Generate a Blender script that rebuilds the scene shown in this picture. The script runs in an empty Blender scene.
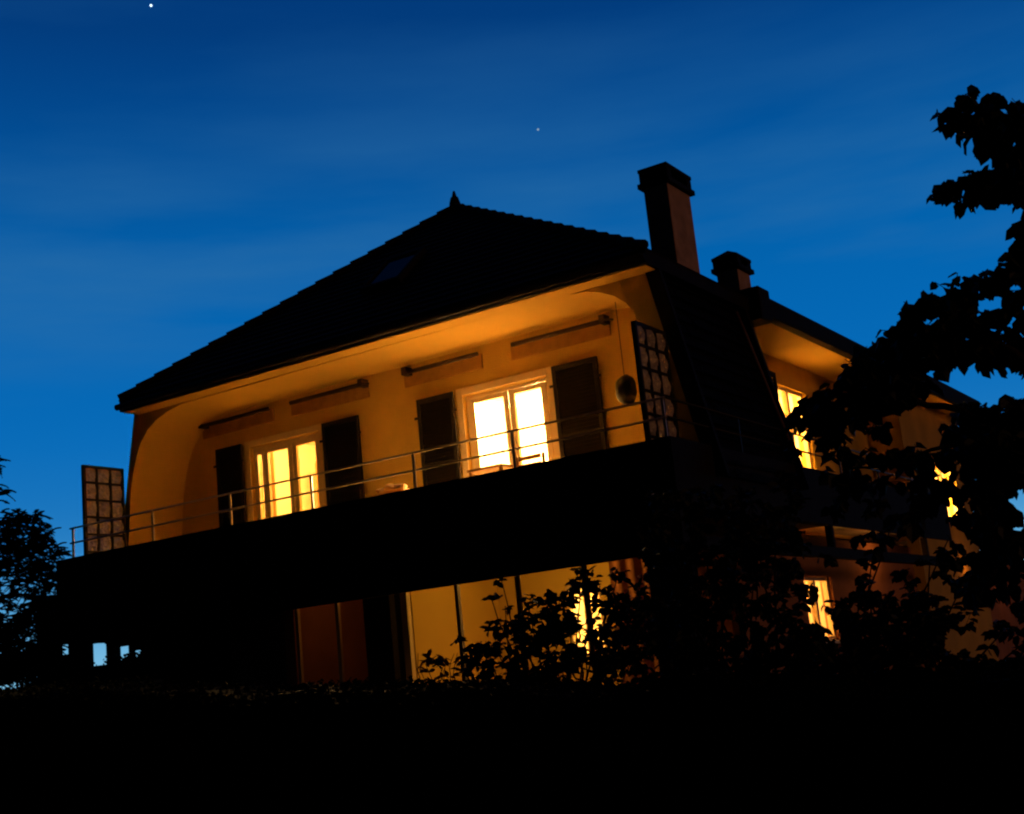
import bpy, bmesh, math, random
import numpy as np
from mathutils import Vector, Matrix, noise

random.seed(7)
S = bpy.context.scene
COL = S.collection

# ------------------------------------------------------------------ camera
F_PX = 1288.09
MT = np.array([[0.83405, 0.19433, 0.51633], [0.54266, -0.12035, -0.83129], [-0.0994, 0.97353, -0.20583]])
CP = np.array([0.0, -15.0, 0.0])
cam = bpy.data.cameras.new('camera')
co = bpy.data.objects.new('camera', cam)
COL.objects.link(co)
S.camera = co
cam.sensor_width = 36.0
cam.lens = 36.0 * F_PX / 1024.0
cam.clip_start = 0.05
cam.clip_end = 6000
m = Matrix([list(MT[0]) + [CP[0]], list(MT[1]) + [CP[1]], list(MT[2]) + [CP[2]], [0, 0, 0, 1]])
loc, q, _ = m.decompose()
co.location = loc
co.rotation_euler = q.to_euler()


def at(px, py, d):
    """world point along the sight line of a photograph pixel, d metres away"""
    r = MT @ np.array([px - 512.0, 407.0 - py, -F_PX])
    return Vector(CP + r / np.linalg.norm(r) * d)


# --------------------------------------------------------------- materials
MATS = {}


def mat(name, col, rough=0.8, var=0.15, scale=6.0, bump=0.0, bscale=40.0, metal=0.0, spec=0.5, col2=None):
    if name in MATS:
        return MATS[name]
    M = bpy.data.materials.new(name)
    M.use_nodes = True
    nt = M.node_tree
    b = nt.nodes['Principled BSDF']
    tc = nt.nodes.new('ShaderNodeTexCoord')
    n = nt.nodes.new('ShaderNodeTexNoise')
    n.inputs['Scale'].default_value = scale
    n.inputs['Detail'].default_value = 6
    nt.links.new(tc.outputs['Object'], n.inputs['Vector'])
    r = nt.nodes.new('ShaderNodeValToRGB')
    c2 = col2 or tuple(max(0, c * (1 - 2 * var)) for c in col)
    r.color_ramp.elements[0].position = 0.3
    r.color_ramp.elements[0].color = (*c2, 1)
    r.color_ramp.elements[1].position = 0.7
    r.color_ramp.elements[1].color = (*col, 1)
    nt.links.new(n.outputs['Fac'], r.inputs['Fac'])
    nt.links.new(r.outputs['Color'], b.inputs['Base Color'])
    b.inputs['Roughness'].default_value = rough
    b.inputs['Metallic'].default_value = metal
    b.inputs['Specular IOR Level'].default_value = spec
    if bump:
        n2 = nt.nodes.new('ShaderNodeTexNoise')
        n2.inputs['Scale'].default_value = bscale
        n2.inputs['Detail'].default_value = 5
        nt.links.new(tc.outputs['Object'], n2.inputs['Vector'])
        bp = nt.nodes.new('ShaderNodeBump')
        bp.inputs['Strength'].default_value = bump
        bp.inputs['Distance'].default_value = 0.02
        nt.links.new(n2.outputs['Fac'], bp.inputs['Height'])
        nt.links.new(bp.outputs['Normal'], b.inputs['Normal'])
    MATS[name] = M
    return M


plaster = mat('cream_plaster', (0.72, 0.49, 0.085), 0.9, 0.13, 1.3, 0.7, 45, spec=0.2)
soffit_m = mat('soffit_paint', (0.72, 0.49, 0.09), 0.85, 0.06, 1.0, 0.2, 30, spec=0.2)
white_wood = mat('painted_wood', (0.76, 0.62, 0.36), 0.5, 0.05, 4, 0.1)
shutter_m = mat('dark_shutter_paint', (0.012, 0.011, 0.010), 0.6, 0.2, 5, spec=0.3)
dark_wood = mat('dark_stained_timber', (0.014, 0.010, 0.007), 0.8, 0.25, 5, 0.3, spec=0.15)
slate = mat('dark_roof_tile', (0.016, 0.012, 0.011), 0.8, 0.3, 3, 0.4, spec=0.12)
steel = mat('railing_steel', (0.45, 0.43, 0.40), 0.35, 0.1, 8, metal=0.8)
black_metal = mat('black_metal', (0.015, 0.014, 0.014), 0.5, 0.1, 8, spec=0.3)
render_grey = mat('chimney_render', (0.62, 0.42, 0.32), 0.9, 0.2, 4, 0.6, 30, spec=0.1)
awn_fabric = mat('brown_awning_fabric', (0.45, 0.25, 0.05), 0.9, 0.15, 6, spec=0.1)
awn_metal = mat('brown_awning_bar', (0.035, 0.018, 0.012), 0.5, 0.1, 6, spec=0.3)
floor_m = mat('balcony_tile', (0.72, 0.62, 0.42), 0.7, 0.1, 5)
room_m = mat('room_paint', (0.80, 0.73, 0.58), 0.9, 0.04, 3)
orange_wood = mat('wardrobe_wood', (0.30, 0.15, 0.04), 0.5, 0.15, 4)
curtain_m = mat('curtain_cloth', (0.75, 0.45, 0.22), 0.95, 0.1, 8)
leaf_m = mat('dark_green_leaf', (0.020, 0.030, 0.011), 0.65, 0.3, 4, spec=0.25)
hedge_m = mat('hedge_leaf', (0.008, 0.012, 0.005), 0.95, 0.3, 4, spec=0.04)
leaf_r = mat('warm_lit_leaf', (0.09, 0.035, 0.02), 0.7, 0.3, 4, spec=0.2)  # leaf colour carries the reddish light on the low plant
conif_m = mat('conifer_needle', (0.055, 0.038, 0.016), 0.8, 0.3, 1.5, spec=0.15)
bark_m = mat('bark', (0.035, 0.025, 0.018), 0.95, 0.3, 10, 0.6, spec=0.1)
ground_m = mat('ground_grass', (0.020, 0.026, 0.010), 0.95, 0.3, 0.6, 0.5, 20, spec=0.1)
red_cloth = mat('orange_cushion_cloth', (0.75, 0.42, 0.12), 0.9, 0.1, 6)
wall_red = mat('ground_floor_render', (0.42, 0.20, 0.10), 0.9, 0.15, 1.5, 0.4, 50, spec=0.15)
veranda_m = mat('veranda_paint', (0.68, 0.47, 0.10), 0.9, 0.05, 1.5, 0.1, spec=0.15)


def glass_mat(name, tint, refl):
    M = bpy.data.materials.new(name)
    M.use_nodes = True
    nt = M.node_tree
    nt.nodes.remove(nt.nodes['Principled BSDF'])
    out = nt.nodes['Material Output']
    t = nt.nodes.new('ShaderNodeBsdfTransparent')
    t.inputs['Color'].default_value = (*tint, 1)
    g = nt.nodes.new('ShaderNodeBsdfGlossy')
    g.inputs['Roughness'].default_value = 0.05
    mx = nt.nodes.new('ShaderNodeMixShader')
    mx.inputs['Fac'].default_value = refl
    nt.links.new(t.outputs[0], mx.inputs[1])
    nt.links.new(g.outputs[0], mx.inputs[2])
    nt.links.new(mx.outputs[0], out.inputs['Surface'])
    return M


glass = glass_mat('window_glass', (0.97, 0.97, 0.95), 0.05)
sky_glass = glass_mat('skylight_glass', (0.02, 0.02, 0.02), 0.09)


def pattern_glass():
    M = bpy.data.materials.new('patterned_glass')
    M.use_nodes = True
    nt = M.node_tree
    b = nt.nodes['Principled BSDF']
    out = nt.nodes['Material Output']
    tc = nt.nodes.new('ShaderNodeTexCoord')
    v = nt.nodes.new('ShaderNodeTexVoronoi')
    v.inputs['Scale'].default_value = 13
    nt.links.new(tc.outputs['Object'], v.inputs['Vector'])
    n = nt.nodes.new('ShaderNodeTexNoise')
    n.inputs['Scale'].default_value = 14
    nt.links.new(tc.outputs['Object'], n.inputs['Vector'])
    bp = nt.nodes.new('ShaderNodeBump')
    bp.inputs['Strength'].default_value = 1.0
    bp.inputs['Distance'].default_value = 0.05
    nt.links.new(v.outputs['Distance'], bp.inputs['Height'])
    b.inputs['Base Color'].default_value = (0.55, 0.50, 0.46, 1)
    b.inputs['Roughness'].default_value = 0.25
    nt.links.new(bp.outputs['Normal'], b.inputs['Normal'])
    tr = nt.nodes.new('ShaderNodeBsdfTranslucent')
    tr.inputs['Color'].default_value = (0.55, 0.45, 0.38, 1)
    tp = nt.nodes.new('ShaderNodeBsdfTransparent')
    tp.inputs['Color'].default_value = (0.5, 0.45, 0.42, 1)
    m1 = nt.nodes.new('ShaderNodeMixShader')
    m1.inputs['Fac'].default_value = 0.07
    nt.links.new(b.outputs[0], m1.inputs[1])
    nt.links.new(tr.outputs[0], m1.inputs[2])
    m2 = nt.nodes.new('ShaderNodeMixShader')
    r = nt.nodes.new('ShaderNodeValToRGB')
    r.color_ramp.elements[0].position = 0.45
    r.color_ramp.elements[0].color = (0, 0, 0, 1)
    r.color_ramp.elements[1].position = 0.62
    r.color_ramp.elements[1].color = (0.07, 0.07, 0.07, 1)
    nt.links.new(n.outputs['Fac'], r.inputs['Fac'])
    nt.links.new(r.outputs['Color'], m2.inputs['Fac'])
    nt.links.new(m1.outputs[0], m2.inputs[1])
    nt.links.new(tp.outputs[0], m2.inputs[2])
    nt.links.new(m2.outputs[0], out.inputs['Surface'])
    return M


pglass = pattern_glass()


def emit_mat(name, col, strength):
    M = bpy.data.materials.new(name)
    M.use_nodes = True
    b = M.node_tree.nodes['Principled BSDF']
    b.inputs['Base Color'].default_value = (*col, 1)
    b.inputs['Emission Color'].default_value = (*col, 1)
    b.inputs['Emission Strength'].default_value = strength
    return M


# ---------------------------------------------------------------- geometry
class MB:
    def __init__(s):
        s.v = []
        s.f = []

    def add(s, vs, fs):
        o = len(s.v)
        s.v += [tuple(v) for v in vs]
        s.f += [tuple(i + o for i in f) for f in fs]
        return s

    def box(s, x0, x1, y0, y1, z0, z1):
        return s.add([(x0, y0, z0), (x1, y0, z0), (x1, y1, z0), (x0, y1, z0), (x0, y0, z1), (x1, y0, z1), (x1, y1, z1), (x0, y1, z1)],
                     [(0, 3, 2, 1), (4, 5, 6, 7), (0, 1, 5, 4), (1, 2, 6, 5), (2, 3, 7, 6), (3, 0, 4, 7)])

    def tube(s, pts, r, n=8, r2=None):
        pts = [Vector(p) for p in pts]
        rings = []
        for i, p in enumerate(pts):
            d = (pts[min(i + 1, len(pts) - 1)] - pts[max(i - 1, 0)]).normalized()
            a = d.orthogonal().normalized() if i == 0 else (a - d * a.dot(d)).normalized()
            b = d.cross(a)
            t = i / max(1, len(pts) - 1)
            rr = r if r2 is None else r + (r2 - r) * t
            rings.append([p + (a * math.cos(k * 2 * math.pi / n) + b * math.sin(k * 2 * math.pi / n)) * rr for k in range(n)])
        vs = [v for R in rings for v in R]
        fs = []
        for i in range(len(rings) - 1):
            for k in range(n):
                fs.append((i * n + k, i * n + (k + 1) % n, (i + 1) * n + (k + 1) % n, (i + 1) * n + k))
        fs.append(tuple(range(n - 1, -1, -1)))
        fs.append(tuple((len(rings) - 1) * n + k for k in range(n)))
        return s.add(vs, fs)

    def build(s, name, material, parent=None, bevel=0, smooth=False):
        me = bpy.data.meshes.new(name)
        me.from_pydata(s.v, [], s.f)
        me.materials.append(material)
        if smooth:
            me.shade_smooth()
        o = bpy.data.objects.new(name, me)
        COL.objects.link(o)
        if parent:
            o.parent = parent
            o.matrix_parent_inverse = world_of(parent).inverted()
        if bevel:
            b = o.modifiers.new('bevel', 'BEVEL')
            b.width = bevel
            b.segments = 2
            b.limit_method = 'ANGLE'
        return o


def world_of(o):
    M = Matrix.LocRotScale(o.location, o.rotation_euler, o.scale)
    if o.parent:
        M = world_of(o.parent) @ o.matrix_parent_inverse @ M
    return M


def tag(o, label=None, cat=None, group=None, kind=None):
    for k, v in (('label', label), ('category', cat), ('group', group), ('kind', kind)):
        if v:
            o[k] = v
    return o


def empty(name, loc):
    o = bpy.data.objects.new(name, None)
    o.empty_display_size = 0.2
    COL.objects.link(o)
    o.location = loc
    return o


def wall(mb, axis, c, t, u0, u1, z0, z1, holes):
    """wall of thickness t with rectangular openings; axis 'y': plane at Y=c running in X; axis 'x': plane at X=c running in Y"""
    us = sorted({u0, u1} | {h[0] for h in holes} | {h[1] for h in holes})
    zs = sorted({z0, z1} | {h[2] for h in holes} | {h[3] for h in holes})

    def P(u, d, z):
        return (u, c + d, z) if axis == 'y' else (c - d, u, z)

    def hole(i, j):
        if i < 0 or j < 0 or i >= len(us) - 1 or j >= len(zs) - 1:
            return True
        uc = (us[i] + us[i + 1]) / 2
        zc = (zs[j] + zs[j + 1]) / 2
        return any(h[0] < uc < h[1] and h[2] < zc < h[3] for h in holes)
    for i in range(len(us) - 1):
        for j in range(len(zs) - 1):
            if hole(i, j):
                continue
            a, b, lo, hi = us[i], us[i + 1], zs[j], zs[j + 1]
            mb.add([P(a, 0, lo), P(b, 0, lo), P(b, 0, hi), P(a, 0, hi)], [(0, 1, 2, 3)])
            mb.add([P(a, t, lo), P(b, t, lo), P(b, t, hi), P(a, t, hi)], [(3, 2, 1, 0)])
            if hole(i - 1, j):
                mb.add([P(a, 0, lo), P(a, t, lo), P(a, t, hi), P(a, 0, hi)], [(0, 1, 2, 3)])
            if hole(i + 1, j):
                mb.add([P(b, 0, lo), P(b, t, lo), P(b, t, hi), P(b, 0, hi)], [(3, 2, 1, 0)])
            if hole(i, j - 1):
                mb.add([P(a, 0, lo), P(b, 0, lo), P(b, t, lo), P(a, t, lo)], [(0, 1, 2, 3)])
            if hole(i, j + 1):
                mb.add([P(a, 0, hi), P(b, 0, hi), P(b, t, hi), P(a, t, hi)], [(3, 2, 1, 0)])
    return mb


GZ = -0.7
# =============================================================== THE HOUSE
house = empty('house', (-12.0, 1.0, -0.7))
tag(house, 'cream house with hipped dark roof, arched upper loggia and glowing windows', 'house')

FLOOR = 2.25
IN_Y = 1.2
# front wall with its round-cornered opening
arch = [(-17.33, FLOOR), (-17.26, 2.92), (-17.15, 3.77), (-17.07, 4.11), (-16.98, 4.36), (-16.86, 4.58), (-16.68, 4.78), (-16.46, 4.91), (-16.2, 5.0), (-15.86, 5.06),
        (-8.25, 5.09), (-7.95, 5.06), (-7.72, 4.99), (-7.52, 4.89), (-7.36, 4.75), (-7.25, 4.57), (-7.18, 4.3), (-7.12, 3.8), (-7.1, 3.2), (-7.1, FLOOR)]
outer = [(-6.36, FLOOR), (-6.95, 5.22), (-16.97, 5.22), (-17.58, FLOOR)]
mb = MB()
poly = arch + outer
n = len(poly)
def outer_pt(x, z):
    """matching point on the outer outline of the facade"""
    if x < -16.2 and z < 4.95:
        return (-17.58 + (z - FLOOR) / (5.22 - FLOOR) * .61, z)
    if x > -7.52 and z < 4.85:
        return (-6.42 - (z - FLOOR) / (5.22 - FLOOR) * .56, z)
    return (x, 5.22)


out = [outer_pt(*p) for p in arch]
seq = []
for i, p in enumerate(arch):
    if i and out[i - 1][1] < 5.2 and out[i][1] > 5.2:
        seq.append((arch[i - 1], (-16.97, 5.22)))
    if i and out[i - 1][1] > 5.2 and out[i][1] < 5.2:
        seq.append((p, (-6.98, 5.22)))
    seq.append((p, out[i]))
for (p0, q0), (p1, q1) in zip(seq[:-1], seq[1:]):
    for y in (0, .22):
        mb.add([(p0[0], y, p0[1]), (p1[0], y, p1[1]), (q1[0], y, q1[1]), (q0[0], y, q0[1])], [(0, 1, 2, 3)])
for i in (len(arch), len(arch) + 1, len(arch) + 2, len(arch) - 1, n - 1):
    j = (i + 1) % n
    mb.add([(poly[i][0], 0, poly[i][1]), (poly[j][0], 0, poly[j][1]), (poly[j][0], .22, poly[j][1]), (poly[i][0], .22, poly[i][1])], [(0, 1, 2, 3)])
mb.build('front_wall', plaster, house)
# vault: ceiling and side cheeks of the loggia
mb = MB()
for i in range(len(arch) - 1):
    (x0, z0), (x1, z1) = arch[i], arch[i + 1]
    mb.add([(x0, 0.003, z0), (x1, 0.003, z1), (x1, IN_Y, z1), (x0, IN_Y, z0)], [(0, 1, 2, 3)])
mb.build('loggia_ceiling', soffit_m, house)

# inner loggia wall with two french windows
W1 = (-15.46, -13.88, FLOOR + 0.02, 4.36)
W2 = (-10.93, -9.40, FLOOR + 0.02, 4.36)
mb = MB()
wall(mb, 'y', IN_Y, 0.25, -17.4, -7.0, FLOOR - 0.3, 5.3, [W1, W2])
mb.build('loggia_wall', plaster, house)

# side wall of the house (long flank) with windows
SX = -7.75
SW1 = (6.25, 7.75, 2.95, 4.62)
SW2 = (13.0, 15.1, 2.42, 3.75)
WX = -7.05
mb = MB()
wall(mb, 'x', SX, 0.25, 2.9, 11.5, FLOOR - 0.3, 5.25, [SW1])
wall(mb, 'x', WX, 0.25, 11.25, 16.0, GZ, 5.25, [SW2])
mb.box(SX - .25, WX - .251, 11.25, 11.5, FLOOR - .3, 5.25)
mb.build('side_wall', plaster, house)
# rear and left closing walls
mb = MB()
mb.box(-17.3, -7.06, 16.0, 16.3, -0.7, 5.2)
mb.add([(-17.58, 0.22, FLOOR), (-16.97, 0.22, 5.22), (-16.97, 16, 5.22), (-17.58, 16, FLOOR)], [(0, 1, 2, 3)])
mb.build('rear_wall', plaster, house)

# corner pier clad in dark tiles, courses stepped, leaning out downwards
mb = MB()
nc = 16
for k in range(nc):
    z0 = FLOOR + (5.2 - FLOOR) * k / nc
    z1 = FLOOR + (5.2 - FLOOR) * (k + 1) / nc
    xo0 = -6.34 - (z0 - FLOOR) * 0.2
    xo1 = -6.36 - (z1 - FLOOR) * 0.2
    for y in np.arange(0.03, 2.95, 0.28):
        j = random.uniform(-0.012, 0.012)
        ye = min(y + 0.27, 2.95)
        mb.add([(xo0 + j, y, z0), (xo0 + j, ye, z0), (xo1 - .03 + j, ye, z1), (xo1 - .03 + j, y, z1),
                (xo0 - .05, y, z0), (xo0 - .05, ye, z0)], [(0, 1, 2, 3), (4, 5, 1, 0)])
mb.add([(-6.42, .02, FLOOR), (-6.42, 2.95, FLOOR), (-7.02, 2.95, 5.2), (-7.02, .02, 5.2), (-7.75, 2.95, FLOOR), (-7.75, 2.95, 5.2)],
       [(0, 1, 2, 3), (1, 4, 5, 2)])
mb.build('tile_cladding', mat('black_slate', (.006, .006, .006), .9, .3, 3, .4, spec=.05), house)
MB().add([(-6.48, -.02, FLOOR), (-6.24, -.02, FLOOR), (-6.84, -.02, 5.2), (-7.04, -.02, 5.2), (-6.48, .06, FLOOR), (-6.24, .06, FLOOR), (-6.84, .06, 5.2), (-7.04, .06, 5.2)],
         [(0, 1, 2, 3), (7, 6, 5, 4), (0, 4, 5, 1), (1, 5, 6, 2), (2, 6, 7, 3), (3, 7, 4, 0)]).build('corner_trim', slate, house)
MB().add([(-6.80, 2.90, FLOOR), (-6.24, 2.90, FLOOR), (-6.84, 2.90, 5.2), (-7.30, 2.90, 5.2), (-6.80, 2.98, FLOOR), (-6.24, 2.98, FLOOR), (-6.84, 2.98, 5.2), (-7.30, 2.98, 5.2)],
         [(0, 1, 2, 3), (7, 6, 5, 4), (0, 4, 5, 1), (1, 5, 6, 2), (2, 6, 7, 3), (3, 7, 4, 0)]).build('corner_trim', slate, house)

# roof --------------------------------------------------------------
RX0, RX1, RY0, RY1 = -16.94, -6.82, -0.36, 16.6
ZE = 5.12
APX, APY, APZ = -11.9, 2.95, 8.2
BY = 13.2


def roof_slope(mb, a, b, c, d, rows):
    """stepped tile courses from eave a-b up to ridge d-c"""
    a, b, c, d = map(Vector, (a, b, c, d))
    nrm = (b - a).cross(d - a)
    nrm.normalize()
    if nrm.z < 0:
        nrm = -nrm
    for k in range(rows):
        t0, t1 = k / rows, (k + 1) / rows
        l0, r0, l1, r1 = a.lerp(d, t0), b.lerp(c, t0), a.lerp(d, t1), b.lerp(c, t1)
        mb.add([l0 + nrm * .032, r0 + nrm * .032, r1 + nrm * .008, l1 + nrm * .008, l0, r0], [(0, 1, 2, 3), (4, 5, 1, 0)])


mb = MB()
zt = ZE + 0.16
AP = (APX, APY, APZ)
BP = (APX, BY, APZ)
roof_slope(mb, (RX0, RY0, zt), (RX1, RY0, zt), AP, AP, 22)
roof_slope(mb, (RX1, RY0, zt), (RX1, RY1, zt), BP, AP, 26)
roof_slope(mb, (RX1, RY1, zt), (RX0, RY1, zt), BP, BP, 22)
roof_slope(mb, (RX0, RY1, zt), (RX0, RY0, zt), AP, BP, 26)
# eave edge board
for (x0, x1, y0, y1) in ((RX0, RX1, RY0, RY0 + .05), (RX1 - .05, RX1, RY0 + .05, RY1), (RX0, RX0 + .05, RY0 + .05, RY1)):
    mb.box(x0, x1, y0, y1, ZE - .02, zt + .012)
roof = mb.build('roof', slate, house)
# ridge and hip caps
mb = MB()
for A, B in (((RX0, RY0, zt + .02), AP), ((RX1, RY0, zt + .02), AP), (AP, BP)):
    A, B = Vector(A), Vector(B)
    L = (B - A).length
    k = int(L / 0.34)
    for i in range(k):
        p0 = A.lerp(B, i / k)
        p1 = A.lerp(B, (i + 1.12) / k)
        mb.tube([p0 + Vector((0, 0, .045)), p1 + Vector((0, 0, .02))], 0.07, 8, 0.06)
mb.build('ridge_caps', slate, roof)
mb = MB()
mb.tube([(APX, APY, APZ - .1), (APX, APY, APZ + .10), (APX, APY, APZ + .2)], 0.13, 10, 0.07)
mb.tube([(APX, APY, APZ + .2), (APX, APY, APZ + .32)], 0.05, 8, 0.02)
mb.build('finial', slate, roof)
# skylight
e1 = Vector((RX0, RY0, zt))
sl = Vector((0, APY - RY0, APZ - zt)).normalized()
nn = Vector((0, -sl.z, sl.y))


def on_roof(x, s, h=0.0):
    return Vector((x, RY0, zt)) + sl * s + nn * h


mb = MB()
for (xa, xb, sa, sb) in ((-12.40, -12.33, 1.5, 2.55), (-11.67, -11.60, 1.5, 2.55), (-12.33, -11.67, 1.5, 1.57), (-12.33, -11.67, 2.48, 2.55)):
    P_ = [on_roof(x, s_, h) for h in (.02, .12) for x, s_ in ((xa, sa), (xb, sa), (xb, sb), (xa, sb))]
    mb.add(P_, [(3, 2, 1, 0), (4, 5, 6, 7), (0, 1, 5, 4), (1, 2, 6, 5), (2, 3, 7, 6), (3, 0, 4, 7)])
sk = mb.build('skylight', slate, roof)
MB().add([on_roof(-12.33, 1.57, .09), on_roof(-11.67, 1.57, .09), on_roof(-11.67, 2.48, .09), on_roof(-12.33, 2.48, .09)], [(0, 1, 2, 3)]).build('pane', sky_glass, sk)
# boxed eave underside front and left
mb = MB()
mb.box(RX0 + .05, RX1 - .05, RY0 + .05, -0.003, ZE - 0.035, ZE + .02)
mb.box(RX0 - 0.0 + .05, RX1 - .05, 0.22, 3.3, 5.225, 5.25)
mb.build('eave_board', soffit_m, house)
# side eave: deep boxed overhang of the flank
mb = MB()
mb.box(SX + .003, -6.86, 3.0, 11.24, 5.10, 5.16)
mb.box(WX + .003, -6.60, 11.26, 16.3, 4.98, 5.06)
mb.build('side_eave_board', soffit_m, house)
mb = MB()
mb.box(-6.86, -6.70, 3.55, 11.24, 5.08, 5.40)
mb.box(-6.60, -6.52, 11.24, 16.4, 4.96, 5.34)
mb.box(-6.86, -6.60, 11.24, 16.4, 5.07, 5.40)
mb.box(-6.98, -6.64, 3.1, 3.55, 4.95, 5.47)
mb.build('side_gutter', slate, house, 0.02)
# half round gutter along the front eave
mb = MB()
mb.tube([(RX0, RY0 - .06, ZE + .05), (RX1, RY0 - .06, ZE + .05)], 0.055, 10)
mb.build('front_gutter', slate, house, smooth=True)


# chimneys
def chimney(x0, x1, y0, y1, z0, z1, capz, nm='chimney'):
    c = MB().box(x0, x1, y0, y1, z0, z1).build(nm, render_grey, house, 0.01)
    mb = MB()
    mb.box(x0 - .06, x1 + .06, y0 - .06, y1 + .06, z1, z1 + .07)
    mb.box(x0 - .03, x1 + .03, y0 - .03, y0 + .12, z1 + .07, capz - .12)
    mb.box(x0 - .03, x1 + .03, y1 - .12, y1 + .03, z1 + .07, capz - .12)
    mb.box(x0 - .027, x0 + .09, y0 + .12, y1 - .12, z1 + .07, capz - .14)
    mb.box((x0 + x1) / 2 - .04, (x0 + x1) / 2 + .04, y0 + .2, y1 - .2, z1 + .07, capz - .14)
    # little hipped lid
    a, b, cc, d = (x0 - .04, y0 - .04), (x1 + .04, y0 - .04), (x1 + .04, y1 + .04), (x0 - .04, y1 + .04)
    zz = capz - .12
    mx, my = (x0 + x1) / 2, (y0 + y1) / 2
    vs = [(p[0], p[1], zz) for p in (a, b, cc, d)] + [(p[0], p[1], zz + .05) for p in (a, b, cc, d)] + [(mx, my - .1, capz + .06), (mx, my + .1, capz + .06)]
    mb.add(vs, [(3, 2, 1, 0), (0, 1, 5, 4), (1, 2, 6, 5), (2, 3, 7, 6), (3, 0, 4, 7), (4, 5, 8), (5, 6, 9, 8), (6, 7, 9), (7, 4, 8, 9)])
    mb.build('chimney_cap', slate, c)
    return c


chimney(-7.37, -6.99, 1.02, 1.78, 5.3, 6.66, 7.02)['label'] = 'tall rendered chimney with a dark hooded cap'
chimney(-7.42, -7.06, 3.45, 3.95, 5.3, 5.93, 6.24)['label'] = 'short rendered chimney with a dark hooded cap'


# windows -----------------------------------------------------------
def window_y(x0, x1, z0, z1, y, mull, nm='french_window', curtain=False):
    """window in a wall running along X; mull = list of x positions of the leaf boundaries"""
    mb = MB()
    t = .06
    mb.box(x0, x0 + t, y, y + .08, z0, z1)
    mb.box(x1 - t, x1, y, y + .08, z0, z1)
    mb.box(x0 + t, x1 - t, y, y + .08, z1 - t, z1)
    mb.box(x0 + t, x1 - t, y, y + .08, z0, z0 + .05)
    fr_ = mb.build(nm, white_wood, house, 0.006)
    edges = [x0 + t] + mull + [x1 - t]
    for a, b in zip(edges[:-1], edges[1:]):
        lb = MB()
        s = .095 if b - a > .4 else .04
        a += .004
        b -= .004
        lb.box(a, a + s, y - .01, y + .05, z0 + .06, z1 - t - .005)
        lb.box(b - s, b, y - .01, y + .05, z0 + .06, z1 - t - .005)
        lb.box(a + s, b - s, y - .01, y + .05, z1 - t - .08, z1 - t - .005)
        lb.box(a + s, b - s, y - .01, y + .05, z0 + .06, z0 + .5)
        l = lb.build('leaf', white_wood, fr_, 0.005)
        MB().add([(a + s, y + .02, z0 + .5), (b - s, y + .02, z0 + .5), (b - s, y + .02, z1 - t - .08), (a + s, y + .02, z1 - t - .08)], [(0, 1, 2, 3)]).build('pane', glass, fr_)
    # moulded surround on the wall
    mb = MB()
    yy = IN_Y - .03
    mb.box(x0 - .12, x0 - .005, yy, IN_Y - .002, z0 - .02, z1 + .12)
    mb.box(x1 + .005, x1 + .12, yy, IN_Y - .002, z0 - .02, z1 + .12)
    mb.box(x0 - .005, x1 + .005, yy, IN_Y - .002, z1 + .005, z1 + .12)
    mb.build('surround', white_wood, fr_, 0.008)
    return fr_


w1 = window_y(*W1, IN_Y + .06, [-15.22, -14.56])
w2 = window_y(*W2, IN_Y + .06, [-10.14])


def room_y(x0, x1, y0, y1, z0, z1, nm='room'):
    mb = MB()
    mb.add([(x0, y0, z0), (x1, y0, z0), (x1, y1, z0), (x0, y1, z0), (x0, y0, z1), (x1, y0, z1), (x1, y1, z1), (x0, y1, z1)],
           [(0, 1, 2, 3), (4, 5, 6, 7), (1, 2, 6, 5), (2, 3, 7, 6), (3, 0, 4, 7)])
    return mb.build(nm, room_m, house)


room_y(-16.6, -12.9, 1.46, 4.6, FLOOR, 4.9)
room_y(-12.2, -8.4, 1.46, 4.2, FLOOR, 4.9)


def lamp(name, loc, power, col, r=0.12):
    l = bpy.data.lights.new(name, 'POINT')
    l.energy = power
    l.color = col
    l.shadow_soft_size = r
    o = bpy.data.objects.new(name, l)
    o.location = loc
    COL.objects.link(o)
    return o


WARM = (1.0, 0.47, 0.10)
lamp('room_light', (-14.9, 2.5, 4.4), 380, (1.0, 0.50, 0.11))
lamp('room_light', (-10.15, 2.2, 4.33), 4700, (1.0, 0.56, 0.22))

# curtains inside window 1 and 2
def curtain_y(x0, x1, y, z0, z1, par, nm='curtain', folds=5, amp=.03):
    mb = MB()
    k = folds * 8
    vs = []
    for i in range(k + 1):
        x = x0 + (x1 - x0) * i / k
        vs += [(x, y + amp * math.sin(i / 8 * 2 * math.pi), z0), (x, y + amp * math.sin(i / 8 * 2 * math.pi + .3), z1)]
    mb.add(vs, [(2 * i, 2 * i + 2, 2 * i + 3, 2 * i + 1) for i in range(k)])
    return mb.build(nm, curtain_m, par, smooth=True)


curtain_y(-15.46, -15.33, IN_Y + .42, FLOOR + .05, 4.3, w1, folds=2)
# wardrobe and beam in room 1
wd = empty('wardrobe', (-15.35, 3.4, FLOOR))
tag(wd, 'orange brown wardrobe standing inside the left lit upstairs window', 'wardrobe')
MB().box(-15.75, -15.38, 3.2, 3.8, FLOOR + .01, 4.35).build('body', orange_wood, wd, 0.01)
MB().box(-15.74, -15.39, 3.17, 3.198, FLOOR + .08, 4.3).build('door', orange_wood, wd, 0.008)
MB().box(-15.44, -15.42, 3.14, 3.168, FLOOR + .95, FLOOR + 1.15).build('handle', black_metal, wd)

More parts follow.
